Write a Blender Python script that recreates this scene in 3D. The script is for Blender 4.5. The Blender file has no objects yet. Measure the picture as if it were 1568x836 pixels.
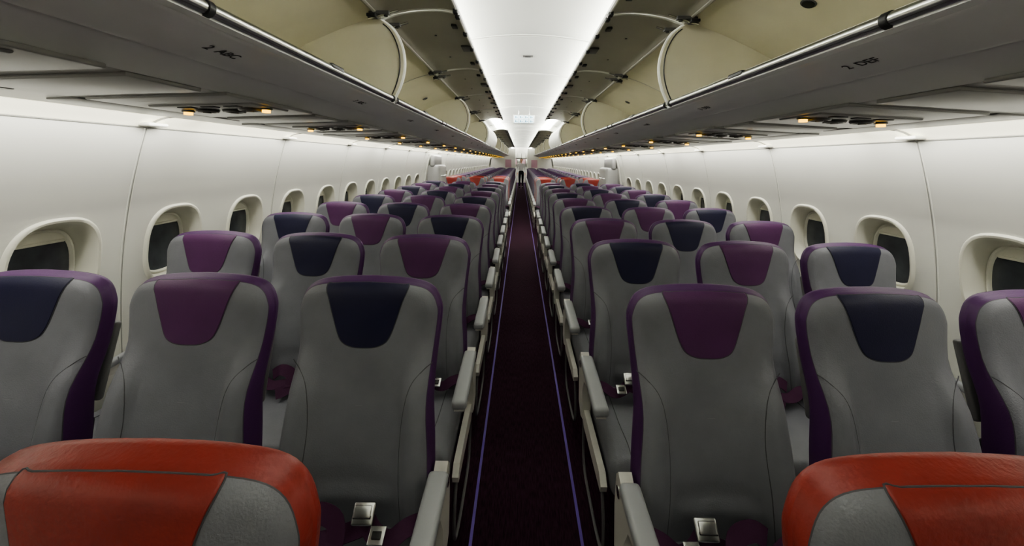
import bpy, bmesh, math, random
from mathutils import Vector, Matrix
random.seed(3)
SC = bpy.context.scene
COL = SC.collection

# ------------------------------------------------------------------ materials
def lin(c):
    return tuple(((v/255)/12.92 if v/255 <= .04045 else ((v/255+.055)/1.055)**2.4) for v in c)

def mat(name, rgb, rough=.5, metal=0., var=.0, vscale=8., bump=0., bscale=200., emit=None, estr=0., stretch=None, spec=.5, coat=0.):
    m = bpy.data.materials.new(name); m.use_nodes = True
    nt = m.node_tree; b = nt.nodes['Principled BSDF']
    c = lin(rgb)
    b.inputs['Base Color'].default_value = (*c, 1)
    b.inputs['Roughness'].default_value = rough
    b.inputs['Metallic'].default_value = metal
    b.inputs['Specular IOR Level'].default_value = spec
    b.inputs['Coat Weight'].default_value = coat
    tc = nt.nodes.new('ShaderNodeTexCoord')
    mp = nt.nodes.new('ShaderNodeMapping')
    nt.links.new(tc.outputs['Object'], mp.inputs['Vector'])
    if stretch: mp.inputs['Scale'].default_value = stretch
    if var > 0:
        n = nt.nodes.new('ShaderNodeTexNoise'); n.inputs['Scale'].default_value = vscale; n.inputs['Detail'].default_value = 4
        nt.links.new(mp.outputs[0], n.inputs['Vector'])
        r = nt.nodes.new('ShaderNodeValToRGB')
        r.color_ramp.elements[0].position = .3; r.color_ramp.elements[1].position = .7
        r.color_ramp.elements[0].color = (*[v*(1-var) for v in c], 1)
        r.color_ramp.elements[1].color = (*[min(1, v*(1+var)) for v in c], 1)
        nt.links.new(n.outputs['Fac'], r.inputs['Fac']); nt.links.new(r.outputs['Color'], b.inputs['Base Color'])
    if bump > 0:
        n2 = nt.nodes.new('ShaderNodeTexNoise'); n2.inputs['Scale'].default_value = bscale; n2.inputs['Detail'].default_value = 3
        nt.links.new(mp.outputs[0], n2.inputs['Vector'])
        bp = nt.nodes.new('ShaderNodeBump'); bp.inputs['Strength'].default_value = bump; bp.inputs['Distance'].default_value = .002
        nt.links.new(n2.outputs['Fac'], bp.inputs['Height']); nt.links.new(bp.outputs['Normal'], b.inputs['Normal'])
    if emit:
        b.inputs['Emission Color'].default_value = (*lin(emit), 1); b.inputs['Emission Strength'].default_value = estr
    return m

M = {}
M['grey'] = mat('grey_leather', (124, 125, 131), .46, var=.08, vscale=9, bump=.4, bscale=260)
M['seam'] = mat('seam_thread', (82, 82, 86), .7)
M['purple_edge'] = mat('purple_edge_leather', (80, 44, 92), .5, var=.06, bump=.3, bscale=260)
M['purple'] = mat('purple_leather', (88, 46, 90), .5, var=.08, bump=.3, bscale=260)
M['navy'] = mat('navy_leather', (30, 30, 60), .5, var=.06, bump=.3, bscale=260)
M['red'] = mat('red_leather', (144, 54, 46), .36, var=.10, vscale=12, bump=.4, bscale=150)
M['shell'] = mat('seat_shell_plastic', (116, 116, 116), .5)
M['pad'] = mat('armrest_pad_plastic', (160, 162, 164), .35)
M['frame'] = mat('seat_frame_paint', (210, 208, 200), .4, var=.04)
M['metal'] = mat('brushed_metal', (200, 200, 198), .25, 1.0)
M['darkmetal'] = mat('dark_metal', (60, 60, 60), .4, .6)
M['belt'] = mat('belt_webbing', (70, 28, 62), .8, bump=.5, bscale=500)
M['carpet'] = mat('aisle_carpet', (54, 31, 44), .95, var=.45, vscale=60, bump=.8, bscale=300, stretch=(3, .35, 1), spec=.1)
M['strip'] = mat('photoluminescent_strip', (104, 76, 168), .5, var=.05)
M['wall'] = mat('sidewall_plastic', (217, 217, 208), .42, var=.015, vscale=3, bump=.08, bscale=400)
M['wseam'] = mat('panel_gap', (150, 150, 143), .7)
M['bezel'] = mat('window_bezel', (212, 211, 197), .4)
M['shade'] = mat('window_shade', (200, 198, 182), .5)
M['glass'] = mat('night_window_glass', (72, 75, 78), .12, var=.3, vscale=10)
M['ceil'] = mat('ceiling_plastic', (188, 190, 184), .5, var=.01)
M['binin'] = mat('bin_liner', (206, 202, 180), .5, var=.04, vscale=5)
M['door'] = mat('bin_door_inner', (174, 172, 161), .45, var=.04, vscale=4)
M['doorout'] = mat('bin_door_outer', (226, 226, 220), .4)
M['under'] = mat('bin_underside', (222, 223, 222), .30, var=.03, vscale=4)
M['flat'] = mat('service_channel_plastic', (158, 158, 156), .33, var=.04, vscale=4)
M['psu'] = mat('service_unit_plastic', (138, 138, 136), .3)
M['black'] = mat('black_plastic', (24, 24, 24), .5)
M['vent'] = mat('vent_grey', (90, 90, 88), .35)
M['amber'] = mat('amber_lamp', (255, 190, 40), .4, emit=(255, 190, 10), estr=1.8)
M['cove'] = mat('sidewall_light_lens', (236, 234, 214), .5, emit=(255, 248, 220), estr=.36)
M['sign'] = mat('exit_sign_lens', (200, 225, 235), .4, emit=(205, 232, 245), estr=.8)
M['signink'] = mat('exit_sign_ink', (40, 90, 110), .5)
M['galley'] = mat('galley_panel', (205, 203, 198), .45, var=.03)
M['pink'] = mat('pink_panel', (190, 150, 165), .5)
M['label'] = mat('label_ink', (62, 62, 62), .6)
M['skin'] = mat('skin', (200, 150, 125), .55, var=.05)
M['hair'] = mat('hair', (24, 18, 16), .6, bump=.5)
M['shirt'] = mat('white_shirt', (215, 212, 215), .8, var=.03)
M['trouser'] = mat('dark_trousers', (18, 18, 26), .8, var=.1)
M['eye'] = mat('eye', (15, 12, 12), .2)
M['lip'] = mat('lips', (160, 85, 80), .5)

# ------------------------------------------------------------------ mesh builder
class MB:
    def __init__(s): s.v = []; s.f = []; s.m = []; s.mats = []
    def mi(s, k):
        if k not in s.mats: s.mats.append(k)
        return s.mats.index(k)
    def add(s, vs, fs, k):
        o = len(s.v); i = s.mi(k)
        s.v += [tuple(v) for v in vs]
        for f in fs: s.f.append(tuple(a+o for a in f)); s.m.append(i)
    def addm(s, vs, fs, ks):
        o = len(s.v); s.v += [tuple(v) for v in vs]
        for f, k in zip(fs, ks): s.f.append(tuple(a+o for a in f)); s.m.append(s.mi(k))
    def mesh(s, name, smooth=True, angle=40):
        me = bpy.data.meshes.new(name); me.from_pydata(s.v, [], s.f)
        for k in s.mats: me.materials.append(M[k])
        me.polygons.foreach_set('material_index', s.m)
        bm = bmesh.new(); bm.from_mesh(me)
        bmesh.ops.recalc_face_normals(bm, faces=bm.faces)
        if smooth:
            for f in bm.faces: f.smooth = True
            for e in bm.edges:
                if len(e.link_faces) == 2 and e.calc_face_angle(0) > math.radians(angle): e.smooth = False
        bm.to_mesh(me); bm.free(); me.update()
        return me
    def obj(s, name, parent=None, **k):
        return link(name, s.mesh(name, **k), parent)

def link(name, me, parent=None, loc=(0, 0, 0)):
    o = bpy.data.objects.new(name, me); COL.objects.link(o); o.location = loc
    if parent: o.parent = parent
    return o
def empty(name, loc=(0, 0, 0)):
    o = bpy.data.objects.new(name, None); o.empty_display_size = .1; COL.objects.link(o); o.location = loc; return o

def catmull(P, n, closed=False):
    out = []; L = len(P)
    rng = L if closed else L-1
    for i in range(rng):
        if closed: p0, p1, p2, p3 = P[i-1], P[i], P[(i+1) % L], P[(i+2) % L]
        else: p0, p1, p2, p3 = P[max(i-1, 0)], P[i], P[i+1], P[min(i+2, L-1)]
        for j in range(n):
            t = j/n
            out.append(tuple(.5*((2*b)+(-a+c)*t+(2*a-5*b+4*c-d)*t*t+(-a+3*b-3*c+d)*t**3) for a, b, c, d in zip(p0, p1, p2, p3)))
    if not closed: out.append(tuple(P[-1]))
    return out

def interp(tab, z):
    if z <= tab[0][0]: return tab[0][1]
    for (a, b), (c, d) in zip(tab, tab[1:]):
        if z <= c:
            return b+(d-b)*(z-a)/(c-a)
    return tab[-1][1]
def smooth_tab(P, n=8): return catmull(P, n)

def tube(mb, pts, r, k, seg=8, closed=False, caps=True):
    pts = [Vector(p) for p in pts]; N = len(pts); vs = []; fs = []
    up = Vector((0, 0, 1)); prev = None
    for i, p in enumerate(pts):
        if closed: t = (pts[(i+1) % N]-pts[i-1])
        else: t = pts[min(i+1, N-1)]-pts[max(i-1, 0)]
        t.normalize()
        if prev is None:
            a = t.cross(up)
            if a.length < .1: a = t.cross(Vector((1, 0, 0)))
        else:
            a = prev-t*prev.dot(t)
        a.normalize(); prev = a; b = t.cross(a)
        rr = r[i] if isinstance(r, (list, tuple)) else r
        for j in range(seg):
            an = 2*math.pi*j/seg
            vs.append(p+a*math.cos(an)*rr+b*math.sin(an)*rr)
    for i in range(N if closed else N-1):
        for j in range(seg):
            q = (i+1) % N
            fs.append((i*seg+j, i*seg+(j+1) % seg, q*seg+(j+1) % seg, q*seg+j))
    if not closed and caps:
        fs.append(tuple(range(seg))); fs.append(tuple((N-1)*seg+j for j in range(seg)))
    mb.add(vs, fs, k)

def rbox(mb, c, size, r, k, rot=None, seg=3, fn=None):
    bm = bmesh.new(); bmesh.ops.create_cube(bm, size=1)
    for v in bm.verts: v.co = Vector((v.co.x*size[0], v.co.y*size[1], v.co.z*size[2]))
    if r > 0: bmesh.ops.bevel(bm, geom=bm.edges[:]+bm.verts[:], offset=r, segments=seg, profile=.5, affect='EDGES')
    vs = []
    for v in bm.verts:
        p = v.co.copy()
        if rot: p = rot @ p
        p = p+Vector(c)
        if fn: p = fn(p)
        vs.append(p)
    bm.verts.index_update()
    mb.add(vs, [tuple(v.index for v in f.verts) for f in bm.faces], k); bm.free()

def prism(mb, poly, x0, x1, k, axis='x'):
    n = len(poly)
    if axis == 'x': vs = [(x0, a, b) for a, b in poly]+[(x1, a, b) for a, b in poly]
    else: vs = [(a, x0, b) for a, b in poly]+[(a, x1, b) for a, b in poly]
    fs = [tuple(range(n)), tuple(range(n, 2*n))]+[(i, (i+1) % n, n+(i+1) % n, n+i) for i in range(n)]
    mb.add(vs, fs, k)

def sweep(mb, prof, ys, k, closed=False):
    n = len(prof); vs = []; fs = []
    for y in ys: vs += [(x, y, z) for x, z in prof]
    for j in range(len(ys)-1):
        for i in range(n if closed else n-1):
            a = j*n+i; b = j*n+(i+1) % n
            fs.append((a, b, b+n, a+n))
    mb.add(vs, fs, k)

def disc(mb, c, r, n, k, nrm=(0, 0, -1), h=.004, seg=20):
    q = Vector(nrm).to_track_quat('Z', 'Y').to_matrix(); c = Vector(c)
    vs = []; 
    for hh in (0, h):
        vs += [c+q @ Vector((r*math.cos(2*math.pi*i/seg), r*math.sin(2*math.pi*i/seg), hh)) for i in range(seg)]
    fs = [tuple(range(seg)), tuple(range(seg, 2*seg))]+[(i, (i+1) % seg, seg+(i+1) % seg, seg+i) for i in range(seg)]
    mb.add(vs, fs, k)

Y0, Y1 = -3.1, 27.5
# ------------------------------------------------------------------ seat
half = [(0, .40), (.17, .40), (.205, .412), (.219, .45), (.224, .54), (.221, .66), (.211, .79), (.213, .91), (.223, 1.02), (.221, 1.058), (.203, 1.098), (.165, 1.122), (.09, 1.134), (0, 1.138)]
hr = catmull(half, 4)
outl = hr+[(-x, z) for x, z in reversed(hr[1:-1])]
NO = len(outl)
nrm = []
for i in range(NO):
    t = (outl[(i+1) % NO][0]-outl[i-1][0], outl[(i+1) % NO][1]-outl[i-1][1]); l = math.hypot(*t) or 1
    nrm.append((t[1]/l, -t[0]/l))
topz = sorted([(x, z) for x, z in hr if z > 1.0])
ftab = smooth_tab([(.38, -.085), (.45, -.09), (.60, -.098), (.75, -.07), (.88, -.035), (.98, -.018), (1.07, -.012), (1.16, -.002)])
def sst(a, b, x):
    t = max(0, min(1, (x-a)/(b-a))); return t*t*(3-2*t)
def front(x, z):
    y = interp(ftab, z)
    lower = 1-sst(.80, .95, z)
    ax = abs(x)
    y += .018*(1-min(1, ax/.14)**2)*lower
    y -= .024*sst(.120, .165, ax)*lower*(1-sst(.20, .225, ax))
    y += .018*(ax/.22)**2*(1-lower)
    y += .008*math.exp(-((z-.585)/.012)**2)*(1-sst(.10, .14, ax))
    y -= .010*math.exp(-((z-.54)/.03)**2)*(1-sst(.10, .14, ax))
    return y
RR = .034
def rnd(d):
    if d >= RR: return 0
    return RR-math.sqrt(max(0, RR*RR-(RR-d)**2))

def seat_mesh(kind):
    edge = 'red' if kind == 'red' else 'purple_edge'
    mb = MB(); cz = .80
    rings = []; ks = []
    inset = lambda d: [(p[0]-n[0]*d, p[1]-n[1]*d) for p, n in zip(outl, nrm)]
    base = inset(RR)
    for s in (.06, .14, .2, .28, .35, .43, .5, .56, .62, .67, .72, .76, .8, .84, .87, .91, .94, .97, 1.0):
        rings.append([(x*s, front(x*s, cz+(z-cz)*s), cz+(z-cz)*s) for x, z in base]); ks.append('grey')
    for d, k in ((.026, 'grey'), (.018, 'grey'), (.011, 'grey'), (.0065, 'grey'), (.0055, 'seam'), (.003, edge), (.001, edge), (0, edge)):
        rings.append([(x, front(x, z)+rnd(d), z) for x, z in inset(d)]); ks.append(k)
    th = lambda z: .066+.03*(1-sst(.5, 1.1, z))
    for d, fy, k in ((-.004, .35, edge), (-.004, .65, edge), (0, .9, edge), (.012, 1.04, 'shell'), (.04, 1.1, 'shell')):
        rings.append([(x, front(x, z)*.55+interp(ftab, z)*.45+RR*(1-fy)+th(z)*fy, z) for x, z in inset(d)]); ks.append(k)
    rings.append([(x*.5, interp(ftab, cz+(z-cz)*.5)+th(z)*1.15, cz+(z-cz)*.5) for x, z in base]); ks.append('shell')
    vs = [v for r in rings for v in r]; fs = []; kk = []
    for r in range(len(rings)-1):
        for i in range(NO):
            a = r*NO+i; b = r*NO+(i+1) % NO
            fs.append((a, b, b+NO, a+NO)); kk.append(ks[r+1])
    fs.append(tuple(range(NO))); kk.append('grey')
    fs.append(tuple((len(rings)-1)*NO+i for i in range(NO))); kk.append('shell')
    mb.addm(vs, fs, kk)
    # head rest insert
    hi = [(0, .942), (.035, .944), (.064, .956), (.080, .979), (.096, 1.025), (.112, 1.077), (.127, 1.1215), (.108, 1.126), (.06, 1.130), (0, 1.132)]
    h2 = catmull(hi, 4); il = h2+[(-x, z) for x, z in reversed(h2[1:-1])]; n = len(il)
    def P(x, z, o):
        d = interp(topz, abs(x))-z
        return (x, front(x, z)+rnd(max(0, d))-o, z)
    C = 1.04
    vs = [P(0, C, .003)]; fs = []
    ss = (.2, .4, .6, .75, .86, .93, .97, .99, 1.0, 1.01)
    for s in ss:
        o = .003 if s < .995 else (.002 if s < 1.005 else -.001)
        vs += [P(x*s, C+(z-C)*(s if z < 1.09 else min(s, 1.0)), o) for x, z in il]
    for i in range(n): fs.append((0, 1+i, 1+(i+1) % n))
    for r in range(len(ss)-1):
        for i in range(n):
            a = 1+r*n+i; b = 1+r*n+(i+1) % n; fs.append((a, b, b+n, a+n))
    mb.add(vs, fs, kind)
    tube(mb, [Vector(P(x*1.015, C+(z-C)*(1.015 if z < 1.09 else 1), .0005)) for x, z in il], .0014, 'seam', 5, True)
    for s in (-1, 1):
        pts = catmull([(.213, .90), (.19, .885), (.158, .85), (.142, .79), (.136, .70), (.142, .58), (.150, .48)], 6)
        tube(mb, [(s*x, front(s*x, z)+.0008, z) for x, z in pts], .0014, 'seam', 5)
    # cushion
    def cf(p):
        q = Vector(p)
        if q.z > .42: q.z += .010*math.cos(q.x/.225*1.4)
        if q.z > .42: q.z += .012*sst(.30, .45, -q.y)-.03*sst(.47, .54, -q.y)
        return q
    rbox(mb, (0, -.285, .385), (.452, .47, .13), .035, 'grey', seg=4, fn=cf)
    for s in (-1, 1):
        tube(mb, [(s*.15, -.10-.05*i, .462+.012*sst(.30, .45, .10+.05*i)-.03*sst(.47, .54, .10+.05*i)) for i in range(9)], .0016, 'seam', 5)
    rbox(mb, (0, -.27, .325), (.40, .40, .03), .008, 'shell')
    rbox(mb, (0, .075, .84), (.38, .022, .24), .01, 'shell', Matrix.Rotation(math.radians(-14), 3, 'X'))
    rbox(mb, (0, .062, .965), (.05, .02, .02), .004, 'darkmetal', Matrix.Rotation(math.radians(-14), 3, 'X'))
    rbox(mb, (0, .02, .58), (.36, .03, .20), .012, 'black', Matrix.Rotation(math.radians(-6), 3, 'X'))
    # belts
    def ribbon(pts, w, k, lean=-.45):
        pts = catmull(pts, 5); vs = []; fs = []
        for i, p in enumerate(pts):
            a = Vector(pts[max(i-1, 0)]); b = Vector(pts[min(i+1, len(pts)-1)])
            t = (b-a).normalized(); sd = t.cross(Vector((0, lean, 1))).normalized()*w/2; nn = sd.cross(t).normalized()*.0014
            p = Vector(p); vs += [p-sd-nn, p+sd-nn, p+sd+nn, p-sd+nn]
        for i in range(len(pts)-1):
            for j in range(4): fs.append((i*4+j, i*4+(j+1) % 4, i*4+4+(j+1) % 4, i*4+4+j))
        fs += [(0, 1, 2, 3), tuple(len(pts)*4-4+j for j in range(4))]
        mb.add(vs, fs, k)
    ribbon([(.235, -.07, .43), (.222, -.125, .51), (.18, -.155, .52), (.14, -.175, .505), (.10, -.17, .515), (.07, -.15, .53)], .046, 'belt')
    ribbon([(-.235, -.07, .43), (-.218, -.13, .50), (-.16, -.155, .515), (-.10, -.18, .50), (-.04, -.19, .51), (.03, -.165, .515), (.07, -.15, .52)], .046, 'belt')
    ribbon([(-.10, -.15, .53), (-.06, -.155, .555), (-.01, -.165, .54), (.0, -.20, .50), (-.04, -.23, .49)], .046, 'belt', -1.2)
    R = Matrix.Rotation(math.radians(52), 3, 'X') @ Matrix.Rotation(math.radians(8), 3, 'Y')
    # buckle housing tipped back, with lift lever
    rbox(mb, (.065, -.160, .560), (.058, .050, .014), .005, 'metal', R)
    rbox(mb, (.065, -.168, .572), (.044, .026, .007), .002, 'metal', R)
    rbox(mb, (.065, -.172, .560), (.046, .006, .010), .001, 'darkmetal', R)
    rbox(mb, (.112, -.190, .530), (.042, .040, .006), .002, 'metal', Matrix.Rotation(math.radians(30), 3, 'X'))
    rbox(mb, (.112, -.193, .534), (.024, .016, .004), .001, 'darkmetal', Matrix.Rotation(math.radians(30), 3, 'X'))
    return mb.mesh('seat_'+kind)

SM = {k: seat_mesh(k) for k in ('navy', 'purple', 'red')}
XS = (.52, 1.055, 1.578)
XC = 1.05
# ------------------------------------------------------------------ row frame
def frame_mesh(s):
    mb = MB()
    for i, ax in enumerate((.268, .788, 1.317, 1.818)):
        x = s*(ax-XC)
        end = i == 0
        wall = i == 3
        def pf(p):
            q = Vector(p); q.z += -.03*sst(.32, .45, -q.y)+.0; return q
        rbox(mb, (x, -.27, .615), (.058 if end else (.03 if wall else .052), .35, .036), .013, 'pad', seg=4, fn=pf)
        prof = [(-.435, .560), (-.43, .595), (-.09, .602), (-.055, .625), (-.03, .60), (-.015, .50), (-.02, .38), (-.08, .345), (-.13, .36), (-.12, .48), (-.16, .545), (-.25, .565)]
        w = .019 if end else .012
        prism(mb, prof, x-w, x+w, 'frame')
        if end:
            o = -s
            disc(mb, (x+o*.019, -.065, .575), .016, 0, 'metal', (o, 0, 0), .004)
            prism(mb, [(-.08, .345), (-.13, .40), (-.47, .39), (-.50, .36), (-.49, .335), (-.13, .325)], x-.012, x+.012, 'frame')
            pts = catmull([(x, -.06, .36), (x, -.055, .20), (x, -.10, .11), (x, -.22, .09), (x, -.40, .09), (x, -.49, .13), (x, -.50, .24), (x, -.46, .345)], 5)
            tube(mb, pts, .006, 'shell', 8)
    for y in (-.12, -.40):
        tube(mb, [(-.76, y, .335), (0, y, .335), (.74, y, .335)], .018, 'darkmetal', 10)
    tube(mb, [(-.73, -.49, .09), (.70, -.49, .09)], .008, 'shell', 8)
    for x in (-.45, .35):
        tube(mb, catmull([(x, -.40, .33), (x, -.44, .2), (x, -.48, .012)], 4), .014, 'frame', 8)
        tube(mb, catmull([(x, -.12, .33), (x, -.04, .2), (x, .06, .012)], 4), .014, 'frame', 8)
        tube(mb, [(x, -.46, .05), (x, .04, .05)], .010, 'frame', 8)
        rbox(mb, (x, -.2, .008), (.035, .62, .016), .003, 'metal')
    return mb.mesh('seat_row_frame')
FM = {s: frame_mesh(s) for s in (-1, 1)}

def row(d, idx, red=False, xs=XS, off=.03):
    for s in (-1, 1):
        dd = d-(off if s > 0 else 0)
        for j, x in enumerate(xs):
            if red: k = 'red'
            else:
                par = (idx+j+(0 if s < 0 else 1)) % 2
                k = 'navy' if par == 1 else 'purple'
            o = link('airline_seat', SM[k], None, (s*x, dd, 0))
            o.scale = (-s, 1, 1)
            o.rotation_euler = (0, 0, random.uniform(-.008, .008))
        link('seat_row_frame', FM[s], None, (s*XC, dd, 0))

PITCH = .71
row(.47, 0, red=True, xs=(.535, 1.06, 1.58), off=.0)
for k in range(1, 10): row(1.218+PITCH*(k-1), k)
for j in range(0, 18): row(8.75+PITCH*j, j, red=(j in (0, 1)))

# ------------------------------------------------------------------ floor
mb = MB(); mb.add([(-1.75, Y0, 0), (1.75, Y0, 0), (1.75, Y1, 0), (-1.75, Y1, 0)], [(0, 1, 2, 3)], 'carpet'); mb.obj('floor')
for i, s in enumerate((-1, 1)):
    mb = MB(); rbox(mb, (s*.222, (Y0+Y1)/2, .002), (.012, Y1-Y0-.02, .004), 0, 'strip'); mb.obj('trim_%d' % (i+1))

# ------------------------------------------------------------------ side walls
WT = smooth_tab([(0, 1.70), (.25, 1.80), (.5, 1.85), (.8, 1.868), (1.06, 1.864), (1.3, 1.838), (1.5, 1.80), (1.64, 1.765)])
wx = lambda z: interp(WT, z)
CZ = 1.06; HB = .265; ZL, ZH = .74, 1.37
def bay_pts():
    P = []; n = 14
    for i in range(n): P.append((-HB+2*HB*i/n, ZL))
    for i in range(n): P.append((HB, ZL+(ZH-ZL)*i/n))
    for i in range(n): P.append((HB-2*HB*i/n, ZH))
    for i in range(n): P.append((-HB, ZH-(ZH-ZL)*i/n))
    return P
BP = bay_pts(); NB = len(BP)
ANG = [math.atan2((z-CZ)/(ZH-ZL)*2, y/HB) for y, z in BP]
def sup(a, hw, hh, e=2.7):
    c, s = math.cos(a), math.sin(a)
    r = (abs(c)**e+abs(s)**e)**(-1/e)
    return (hw*r*c, CZ+hh*r*s)
WY = []
y = 1.53
while y > Y0+.3: y -= .53
while y < Y1-.5:
    if y > Y0+.26: WY.append(y)
    y += .53
def is_door(yc): return abs(yc-7.75) < .62
for s, nm in ((-1, 'left'), (1, 'right')):
    mb = MB()
    for yc in WY:
        if is_door(yc):
            sweep(mb, [(s*wx(ZL+(ZH-ZL)*i/8), ZL+(ZH-ZL)*i/8) for i in range(9)], (yc-HB, yc+HB), 'wall'); continue
        vs = []
        hole = [sup(a, .158, .193) for a in ANG]
        for t in (0, .35, .7, 1):
            for (y1, z1), (y2, z2) in zip(BP, hole):
                yy = y1+(y2-y1)*t; zz = z1+(z2-z1)*t
                vs.append((s*wx(zz), yc+yy, zz))
        fs = []
        for r in range(3):
            for i in range(NB):
                a = r*NB+i; b = r*NB+(i+1) % NB; fs.append((a, b, b+NB, a+NB))
        mb.add(vs, fs, 'wall')
    a, b = WY[0]-HB, WY[-1]+HB
    for yy in ((Y0, a), (b, Y1)):
        sweep(mb, [(s*wx(ZL+(ZH-ZL)*i/8), ZL+(ZH-ZL)*i/8) for i in range(9)], yy, 'wall')
    sweep(mb, [(s*wx(ZL*i/12), ZL*i/12) for i in range(13)], (Y0, a, b, Y1), 'wall')
    sweep(mb, [(s*wx(ZH+(1.64-ZH)*i/6), ZH+(1.64-ZH)*i/6) for i in range(7)], (Y0, a, b, Y1), 'wall')
    y = 1.53+.265-1.06*4
    while y < Y1:
        if y > Y0+.05:
            tube(mb, [(s*(wx(.3+.067*i)+.001), y, .3+.067*i) for i in range(21)], .0026, 'wseam', 6)
            for q in (-1, 1): tube(mb, [(s*(wx(.3+.067*i)+.001), y+q*.007, .3+.067*i) for i in range(21)], .004, 'wall', 6)
        y += 1.06
    tube(mb, [(s*1.763, Y0, 1.643), (s*1.763, Y1, 1.643)], .004, 'wseam', 6)
    mb.obj('wall_'+nm)
    mb = MB(); sweep(mb, [(s*(wx(z)-.012), z) for z in (0, .08, .16, .22)]+[(s*wx(.225), .225)], (Y0, Y1), 'flat'); mb.obj('baseboard_'+nm)

def window_mesh(s):
    mb = MB(); N = 56; A = [2*math.pi*i/N for i in range(N)]
    seq = [(.170, .205, .001), (.166, .201, -.008), (.160, .195, -.012), (.152, .187, -.011), (.145, .179, .0), (.138, .171, .02), (.128, .160, .05), (.1265, .158, .062), (.122, .153, .062), (.121, .152, .056), (.116, .147, .056), (.110, .140, .068)]
    vs = []; fs = []
    for hw, hh, dx in seq:
        for a in A:
            yy, zz = sup(a, hw, hh); t = sst(0, .066, dx)
            vs.append((s*(wx(zz)*(1-t)+wx(CZ)*t+dx-wx(CZ)), yy, zz-CZ))
    for r in range(len(seq)-1):
        for i in range(N):
            a = r*N+i; b = r*N+(i+1) % N; fs.append((a, b, b+N, a+N))
    mb.add(vs, fs, 'bezel')
    g = [(s*.068, *[u-v for u, v in zip(sup(a, .111, .141), (0, CZ))]) for a in A]
    mb.add(g, [tuple(range(N))], 'glass')
    sh = []
    for a in A:
        yy, zz = sup(a, .1135, .1445); sh.append((yy, max(zz-CZ, .098)))
    mb.add([(s*.060, u, v) for u, v in sh], [tuple(range(N))], 'shade')
    rbox(mb, (s*.056, 0, .102), (.010, .16, .012), .003, 'shade')
    return mb.mesh('window')
WM = {s: window_mesh(s) for s in (-1, 1)}
n = 0
for s in (-1, 1):
    for yc in WY:
        if is_door(yc): continue
        n += 1
        link('window_%d' % n, WM[s], None, (s*wx(CZ), yc, CZ))

# exit doors
for i, s in enumerate((-1, 1)):
    mb = MB()
    prof = [(s*(wx(z)-.03), z) for z in [.02+.1*j for j in range(17)]]+[(s*(wx(z)-.002), z) for z in [1.62-.1*j for j in range(17)]]
    prism(mb, prof, 7.35, 8.15, 'wall', 'y')
    rbox(mb, (s*1.70, 7.75, .74), (.26, .66, 1.34), .05, 'flat')
    rbox(mb, (s*1.72, 7.75, 1.49), (.09, .70, .22), .03, 'flat')
    tube(mb, [(s*1.60, 7.5, 1.2), (s*1.55, 7.6, 1.2), (s*1.55, 7.9, 1.2), (s*1.60, 8.0, 1.2)], .014, 'metal', 8)
    mb.obj('door_%d' % (i+1))

# side wall light coves
for i, s in enumerate((-1, 1)):
    mb = MB()
    pf = catmull([(s*1.765, 1.642), (s*1.735, 1.668), (s*1.68, 1.690), (s*1.585, 1.700)], 4)
    sweep(mb, pf, (Y0, 22.55), 'cove')
    y = 1.53+.265-1.06*4
    while y < 22.5:
        if y > Y0+.1:
            tube(mb, [(x-s*.002, y, z-.002) for x, z in pf], .005, 'wseam', 6)
            rbox(mb, (s*1.735, y, 1.655), (.06, .10, .018), .008, 'wall')
        y += 1.06
    mb.obj('sidewall_light_cove')

# ------------------------------------------------------------------ ceiling
mb = MB()
cp = catmull([(-.80, 2.235), (-.80, 2.32), (-.72, 2.365), (-.5, 2.41), (-.25, 2.445), (0, 2.458), (.25, 2.445), (.5, 2.41), (.72, 2.365), (.80, 2.32), (.80, 2.235)], 4)
sweep(mb, cp, (Y0, Y1), 'ceil')
y = 1.65-1.27*3
while y < Y1:
    if y > Y0+.1:
        tube(mb, [(x*.995, y, z-.001) for x, z in cp[4:-4]], .005, 'wseam', 6)
        for s in (-1, 1):
            tube(mb, [(x*.995, y+s*.018, z-.001) for x, z in cp[4:-4]], .006, 'ceil', 6)
    y += 1.27
for s in (-1, 1):
    sweep(mb, [(s*.80, 2.235), (s*1.30, 2.2), (s*1.68, 1.95), (s*1.768, 1.64)], (Y0, Y1), 'ceil')
mb.obj('ceiling')
mb = MB()
rbox(mb, (.0, 3.5, 2.453), (.09, .05, .008), .002, 'vent'); rbox(mb, (.0, 3.5, 2.448), (.05, .025, .004), .001, 'black')
mb.obj('smoke_detector')

# exit sign
mb = MB()
rbox(mb, (0, 7.3, 2.29), (.40, .05, .17), .012, 'galley')
tube(mb, [(-.1, 7.3, 2.36), (-.1, 7.3, 2.453)], .01, 'metal'); tube(mb, [(.1, 7.3, 2.36), (.1, 7.3, 2.453)], .01, 'metal')
for i in range(4):
    for j in range(2):
        cx = -.14+.093*i; cz = 2.252+.075*j
        rbox(mb, (cx, 7.271, cz), (.08, .006, .064), .002, 'sign')
        rbox(mb, (cx-.012, 7.266, cz), (.014, .004, .04), 0, 'signink'); rbox(mb, (cx+.014, 7.266, cz-.004), (.02, .004, .012), 0, 'signink')
mb.obj('exit_sign')

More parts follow.
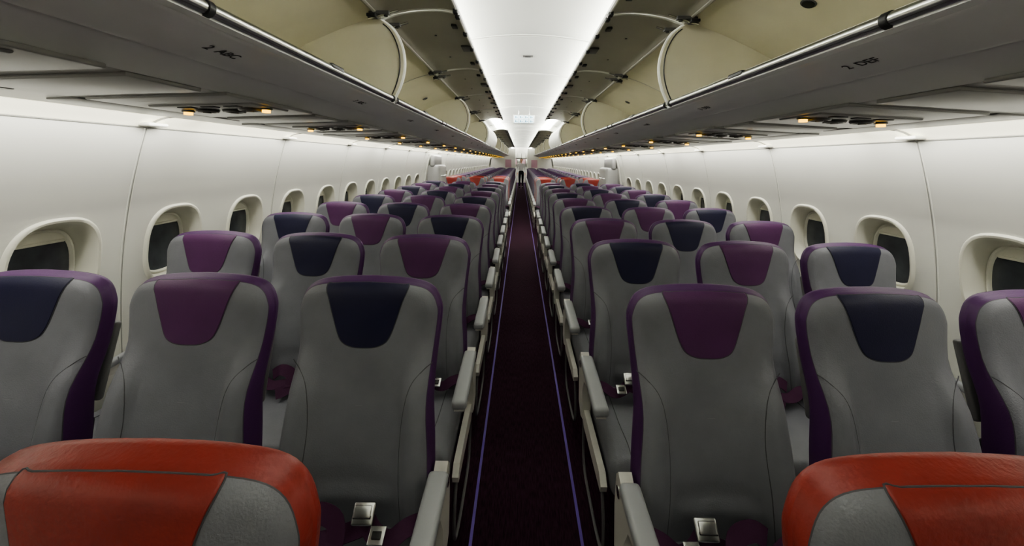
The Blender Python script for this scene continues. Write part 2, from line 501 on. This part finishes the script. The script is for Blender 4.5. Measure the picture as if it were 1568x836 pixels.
# ------------------------------------------------------------------ overhead bins
L = 2.55
def uz(x): return 1.712+(x-1.0)*(1.685-1.712)/.6
def bin_meshes(s):
    out = {}
    mb = MB()
    up = [(.700, 1.818), (.703, 1.803), (.716, 1.796), (.735, 1.800), (.748, 1.797), (.80, 1.787), (.862, 1.772), (.872, 1.763), (.886, 1.762), (.894, 1.768), (.905, 1.764), (.96, 1.738), (.972, 1.726), (.985, 1.716), (1.0, 1.712), (1.6, 1.685), (1.62, 1.70)]
    sweep(mb, [(s*x, z) for x, z in up[:14]], (0, L), 'under')
    sweep(mb, [(s*x, z) for x, z in up[13:]], (0, L), 'flat')
    lp = catmull([(.715, 1.825), (.76, 1.806), (1.0, 1.80), (1.33, 1.80), (1.40, 1.84), (1.36, 1.94), (1.22, 2.06), (1.02, 2.16), (.88, 2.215), (.79, 2.235)], 4)
    sweep(mb, [(s*x, z) for x, z in lp], (0, L), 'binin')
    sweep(mb, [(s*x, z) for x, z in [(.79, 2.235), (.775, 2.232), (.768, 2.245), (.775, 2.258), (.80, 2.26)]], (0, L), 'door')
    for y in (L*.5,):
        tube(mb, [(s*x, y, z) for x, z in lp[16:]], .005, 'door', 6)
    for y in (.90, 2.06):
        c = (s*1.05, y, 2.146)
        disc(mb, c, .022, 0, 'black', (-s*.4, 0, -.9), .008)
        disc(mb, (c[0], c[1], c[2]+.001), .028, 0, 'vent', (-s*.4, 0, -.9), .004)
    out['bin_shell'] = mb.mesh('bin_shell')
    mb = MB()
    fr = catmull([(.705, 1.822), (.672, 1.90), (.655, 1.99), (.668, 2.09), (.715, 2.18), (.79, 2.235)], 5)
    poly = [(s*x, z) for x, z in fr]+[(s*x, z) for x, z in reversed(lp)]
    prism(mb, poly, -.012, .012, 'binin', 'y')
    tube(mb, [(s*x, 0, z) for x, z in fr], .010, 'doorout', 8)
    tube(mb, [(s*(x+.018), -.014, z) for x, z in fr[2:-3]], .003, 'darkmetal', 6)
    out['bin_divider'] = mb.mesh('bin_divider')
    mb = MB()
    tube(mb, [(s*.704, .02, 1.822), (s*.704, L-.02, 1.822)], .016, 'metal', 14)
    tube(mb, [(s*.722, 0.0, 1.838), (s*.722, L, 1.838)], .009, 'doorout', 10)
    for y in (.03, L/2-.08, L/2+.08, L-.03):
        tube(mb, [(s*.704, y-.008, 1.822), (s*.704, y+.008, 1.822)], .0185, 'black', 14)
    for y in (L/4, 3*L/4):
        rbox(mb, (s*.702, y, 1.83), (.03, .09, .02), .006, 'darkmetal')
    out['bin_lip'] = mb.mesh('bin_lip')
    def door(profile, name, inner, outer, brackets):
        mb = MB(); n = len(profile); W = L/2-.03; ny = 10
        ys = [W*i/ny for i in range(ny+1)]
        for off, k in ((0, inner), (.020, outer)):
            vs = []; fs = []
            for y in ys:
                for i, (x, z) in enumerate(profile):
                    a = profile[max(i-1, 0)]; b = profile[min(i+1, n-1)]
                    t = (b[0]-a[0], b[1]-a[1]); l = math.hypot(*t); nx, nz = -t[1]/l, t[0]/l
                    if nz < 0: nx, nz = -nx, -nz
                    if name == 'bin_door_closed': nx, nz = -abs(nx), nz*0+.1
                    vs.append((s*(x+nx*off), y, z+nz*off))
            for j in range(ny):
                for i in range(n-1):
                    a = j*n+i; fs.append((a, a+1, a+n+1, a+n))
            mb.add(vs, fs, k)
        e = [(s*x, z) for x, z in profile]
        for y in (0, W): tube(mb, [(x, y, z+.008) for x, z in e], .012, 'doorout', 8)
        for q in (0, -1): tube(mb, [(e[q][0], 0, e[q][1]+.008), (e[q][0], W, e[q][1]+.008)], .012, inner if q == 0 else 'doorout', 8)
        if brackets:
            pm = profile
            for y in (.07, W-.07):
                x, z = pm[1]; rbox(mb, (s*(x+.0), y, z-.010), (.10, .028, .018), .004, 'vent')
                rbox(mb, (s*(x+.035), y+.0, z-.026), (.045, .05, .016), .004, 'darkmetal')
                tube(mb, [(s*(x+.06), y, z-.04), (s*(x-.09), y, z+.004)], .006, 'metal', 8)
                disc(mb, (s*(x-.03), y, z-.022), .010, 0, 'black')
                x, z = pm[-3]; rbox(mb, (s*x, (.20 if y < .5 else W-.20), z-.006), (.03, .055, .014), .003, 'darkmetal')
            for y in (.02, .30, W-.30, W-.02, W/2):
                x, z = pm[-1]; rbox(mb, (s*(x+.004), y, z-.004), (.024, .035, .028), .005, 'black')
            x, z = pm[-2]; rbox(mb, (s*(x+.02), W/2, z-.004), (.06, .12, .012), .004, 'vent')
            for y in (W*.3, W*.7):
                x, z = pm[len(pm)//2]; disc(mb, (s*x, y, z-.002), .007, 0, 'vent')
        return mb.mesh(name)
    op = catmull([(.775, 2.232), (.68, 2.262), (.58, 2.278), (.47, 2.282), (.385, 2.268)], 3)
    out['open'] = door(op, 'bin_door_open', 'door', 'doorout', True)
    cl = catmull([(.705, 1.832), (.672, 1.90), (.655, 1.99), (.668, 2.09), (.715, 2.18), (.785, 2.235)], 3)
    out['closed'] = door(cl, 'bin_door_closed', 'doorout', 'doorout', False)
    mb = MB()
    rt = Matrix.Rotation(math.atan2(.027, .6)*s, 3, 'Y')
    def at(x, y, dz=0): return (s*x, y, uz(x)-dz)
    rbox(mb, at(1.18, 0, .002), (.44, .50, .012), .004, 'flat', rt)
    rbox(mb, at(1.16, 0, .008), (.36, .22, .012), .006, 'psu', rt)
    for x, y in ((1.06, .0), (1.14, .03), (1.22, .0)):
        ring = [(s*x+.032*math.cos(a)*1, y+.032*math.sin(a), uz(x)-.016) for a in [2*math.pi*i/20 for i in range(20)]]
        tube(mb, ring, .007, 'vent', 6, True)
        disc(mb, at(x, y, .013), .026, 0, 'black', (0, 0, -1), .004)
        disc(mb, at(x, y, .016), .013, 0, 'vent', (0, 0, -1), .010)
    for x in (1.0, 1.29):
        disc(mb, at(x, .0, .010), .020, 0, 'vent', (0, 0, -1), .010)
        disc(mb, at(x, .0, .016), .014, 0, 'amber', (0, 0, -1), .014)
    for j in range(3):
        rbox(mb, at(1.07+.08*j, -.075, .014), (.05, .03, .006), .002, 'black', rt)
    rbox(mb, at(1.18, .42, .004), (.40, .22, .012), .004, 'flat', rt)
    rbox(mb, at(1.47, .1, .001), (.10, .70, .008), .003, 'psu', rt)
    out['psu'] = mb.mesh('service_unit')
    return out
def text_obj(txt, s, parent, y):
    cu = bpy.data.curves.new('row_label', 'FONT'); cu.body = txt; cu.size = .036; cu.extrude = .0004; cu.align_x = 'CENTER'; cu.align_y = 'CENTER'
    cu.materials.append(M['label'])
    o = bpy.data.objects.new('row_label', cu); COL.objects.link(o); o.parent = parent
    X = Vector((0, -s, 0)); U = Vector((-s*.97, 0, .24)).normalized(); Nn = X.cross(U)
    mt = Matrix((X, U, Nn)).transposed().to_4x4(); mt.translation = Vector((s*.815, y, 1.7825))
    o.matrix_local = mt
for s in (-1, 1):
    B = bin_meshes(s); rn = 0
    for k in range(10):
        y = Y0+L*k
        e = empty('overhead_bin', (0, y, 0))
        link('bin_shell', B['bin_shell'], e)
        link('bin_divider', B['bin_divider'], e, (0, .014 if k else .03, 0)); link('bin_lip', B['bin_lip'], e)
        for j in range(2):
            link('bin_door', B['closed' if k == 4 else 'open'], e, (0, .015+j*L/2, 0))
        for j in range(3):
            link('service_unit', B['psu'], e, (0, .31+.85*j, 0))
            rn += 1
            if y+.31+.85*j > .2: text_obj('%d  %s' % (max(1, rn-4), 'ABC' if s < 0 else 'DEF'), s, e, .31+.85*j-.46)

# ------------------------------------------------------------------ ends
mb = MB()
mb.add([(-1.9, Y0, 0), (1.9, Y0, 0), (1.9, Y0, 2.5), (-1.9, Y0, 2.5)], [(0, 1, 2, 3)], 'galley'); mb.obj('wall_front')
mb = MB()
mb.add([(-1.9, Y1, 0), (1.9, Y1, 0), (1.9, Y1, 2.5), (-1.9, Y1, 2.5)], [(0, 1, 2, 3)], 'galley'); mb.obj('wall_rear')
mb = MB()
for i in range(4):
    x = -.45+.3*i
    rbox(mb, (x, Y1-.35, .53), (.28, .66, 1.02), .01, 'galley'); rbox(mb, (x, Y1-.69, .95), (.2, .02, .03), .004, 'metal')
    rbox(mb, (x, Y1-.3, 1.45), (.28, .56, .36), .01, 'metal' if i % 2 else 'pink'); rbox(mb, (x, Y1-.3, 1.86), (.28, .56, .34), .01, 'galley')
rbox(mb, (0, Y1-.35, 1.08), (1.24, .68, .04), .005, 'metal')
mb.obj('galley_unit')
for s in (-1, 1):
    mb = MB()
    poly = [(s*.36, .003), (s*1.60, .003), (s*1.77, .5), (s*1.80, 1.1), (s*1.72, 1.62), (s*1.55, 1.90), (s*1.25, 2.15), (s*.77, 2.22), (s*.36, 2.22)]
    prism(mb, poly, 22.6, 24.0, 'galley', 'y')
    rbox(mb, (s*.353, 23.3, 1.0), (.012, .62, 1.86), .004, 'wall')
    rbox(mb, (s*.75, 22.59, 1.35), (.35, .012, .45), .004, 'pink')
    mb.obj('lavatory_module')

# ------------------------------------------------------------------ cabin crew member
def person(loc):
    root = empty('flight_attendant', loc)
    def skin(name, joints, edges, k, lvl=2):
        me = bpy.data.meshes.new(name); me.from_pydata([j[:3] for j in joints], edges, [])
        o = link(name, me, root); sk = o.modifiers.new('s', 'SKIN')
        for i, j in enumerate(joints):
            r = j[3] if len(j) > 3 else .05; ry = j[4] if len(j) > 4 else r
            o.data.skin_vertices[0].data[i].radius = (r, ry)
        o.data.skin_vertices[0].data[0].use_root = True
        sb = o.modifiers.new('b', 'SUBSURF'); sb.levels = lvl; sb.render_levels = lvl
        me.materials.append(M[k]); sk.use_smooth_shade = True
        return o
    skin('trousers', [(0, 0, .88, .13, .10), (.08, 0, .82, .09), (.085, -.01, .47, .06), (.085, .02, .10, .045), (-.08, 0, .82, .09), (-.085, -.01, .47, .06), (-.085, .02, .10, .045), (0, 0, .98, .13, .09)],
         [(0, 1), (1, 2), (2, 3), (0, 4), (4, 5), (5, 6), (0, 7)], 'trouser')
    skin('shirt', [(0, 0, 1.10, .13, .09), (0, 0, .96, .13, .10), (0, 0, 1.28, .15, .10), (0, 0, 1.37, .06, .06), (.17, 0, 1.33, .055), (.22, .0, 1.07, .042), (.21, -.06, .86, .034), (-.17, 0, 1.33, .055), (-.22, .0, 1.07, .042), (-.21, -.06, .86, .034)],
         [(0, 1), (0, 2), (2, 3), (2, 4), (4, 5), (5, 6), (2, 7), (7, 8), (8, 9)], 'shirt')
    skin('neck', [(0, 0, 1.36, .048), (0, -.005, 1.46, .045)], [(0, 1)], 'skin')
    for s in (-1, 1):
        j = [(s*.21, -.062, .85, .026, .02), (s*.208, -.075, .78, .034, .016)]; e = [(0, 1)]
        for q, ln in enumerate((.065, .078, .072, .055)):
            b = len(j); x = s*.208; y = -.105+.02*q
            j += [(x, y, .75, .009), (x-s*.006, y-.004, .75-ln*.5, .0085), (x-s*.018, y-.006, .75-ln, .007)]
            e += [(1, b), (b, b+1), (b+1, b+2)]
        b = len(j); j += [(s*.195, -.115, .80, .010), (s*.185, -.13, .765, .008)]; e += [(1, b), (b, b+1)]
        skin('hand_%s' % ('left' if s < 0 else 'right'), j, e, 'skin', 1)
        mb = MB(); rbox(mb, (s*.085, -.035, .045), (.085, .25, .085), .035, 'black'); mb.obj('shoe', root)
    mb = MB()
    def sph(c, r, k, u=20, v=14, fn=None):
        vs = []; fs = []
        for i in range(v+1):
            for j in range(u):
                th = math.pi*i/v; ph = 2*math.pi*j/u
                p = Vector((math.sin(th)*math.cos(ph), math.sin(th)*math.sin(ph), math.cos(th)))
                if fn: p = fn(p)
                vs.append((c[0]+p.x*r[0], c[1]+p.y*r[1], c[2]+p.z*r[2]))
        for i in range(v):
            for j in range(u): fs.append((i*u+j, i*u+(j+1) % u, i*u+u+(j+1) % u, i*u+u+j))
        mb.add(vs, fs, k)
    def hf(p):
        q = p.copy()
        if q.z < 0: q.x *= 1-.28*(-q.z)**1.5; q.y = q.y*(1-.15*-q.z)-.05*-q.z
        return q
    sph((0, -.01, 1.535), (.073, .092, .108), 'skin', fn=hf)
    def hairf(p):
        q = p.copy()
        if q.y < -.15 and q.z < .45: q.y *= .55; q.x *= .8
        return q
    sph((0, .006, 1.555), (.082, .098, .104), 'hair', fn=hairf)
    for s in (-1, 1):
        sph((s*.028, -.090, 1.535), (.012, .008, .007), 'eye', 8, 6); sph((s*.074, 0, 1.53), (.01, .018, .03), 'skin', 8, 6)
    sph((0, -.103, 1.51), (.012, .018, .022), 'skin', 8, 6); sph((0, -.093, 1.475), (.024, .010, .008), 'lip', 8, 6)
    mb.obj('head', root)
person((.0, 21.9, 0))

# ------------------------------------------------------------------ lights
def area(name, loc, sx, sy, rot, power, col=(1, .985, .945)):
    l = bpy.data.lights.new(name, 'AREA'); l.shape = 'RECTANGLE'; l.size = sx; l.size_y = sy; l.energy = power; l.color = col
    o = bpy.data.objects.new(name, l); COL.objects.link(o); o.location = loc; o.rotation_euler = rot
for k in range(12):
    for s in (-1, 1):
        area('cove_light', (s*.62, Y0+L*(k+.5), 2.315), .10, L-.05, (0, math.radians(180-s*20), 0), 27)
        if k < 10: area('sidewall_wash', (s*1.64, Y0+L*(k+.5), 1.678), .05, L-.05, (0, math.radians(-s*25), 0), 3.8)

w = bpy.data.worlds.new('night'); SC.world = w; w.use_nodes = True
w.node_tree.nodes['Background'].inputs[0].default_value = (.01, .012, .02, 1)

# ------------------------------------------------------------------ camera
cam = bpy.data.cameras.new('camera'); co = bpy.data.objects.new('camera', cam); COL.objects.link(co)
cam.sensor_width = 36; cam.lens = 600/1568*36; cam.clip_start = .01; cam.clip_end = 100
cam.shift_x = -(797-784)/1568; cam.shift_y = -(418-246)/1568
co.matrix_world = Matrix.Translation((-.05, 0, 1.52)) @ Matrix.Rotation(math.radians(90), 4, 'X') @ Matrix.Rotation(math.radians(1.0), 4, 'Z')
SC.camera = co
SC.view_settings.view_transform = 'AgX'
SC.view_settings.look = 'AgX - Medium High Contrast'
SC.view_settings.exposure = 1.2
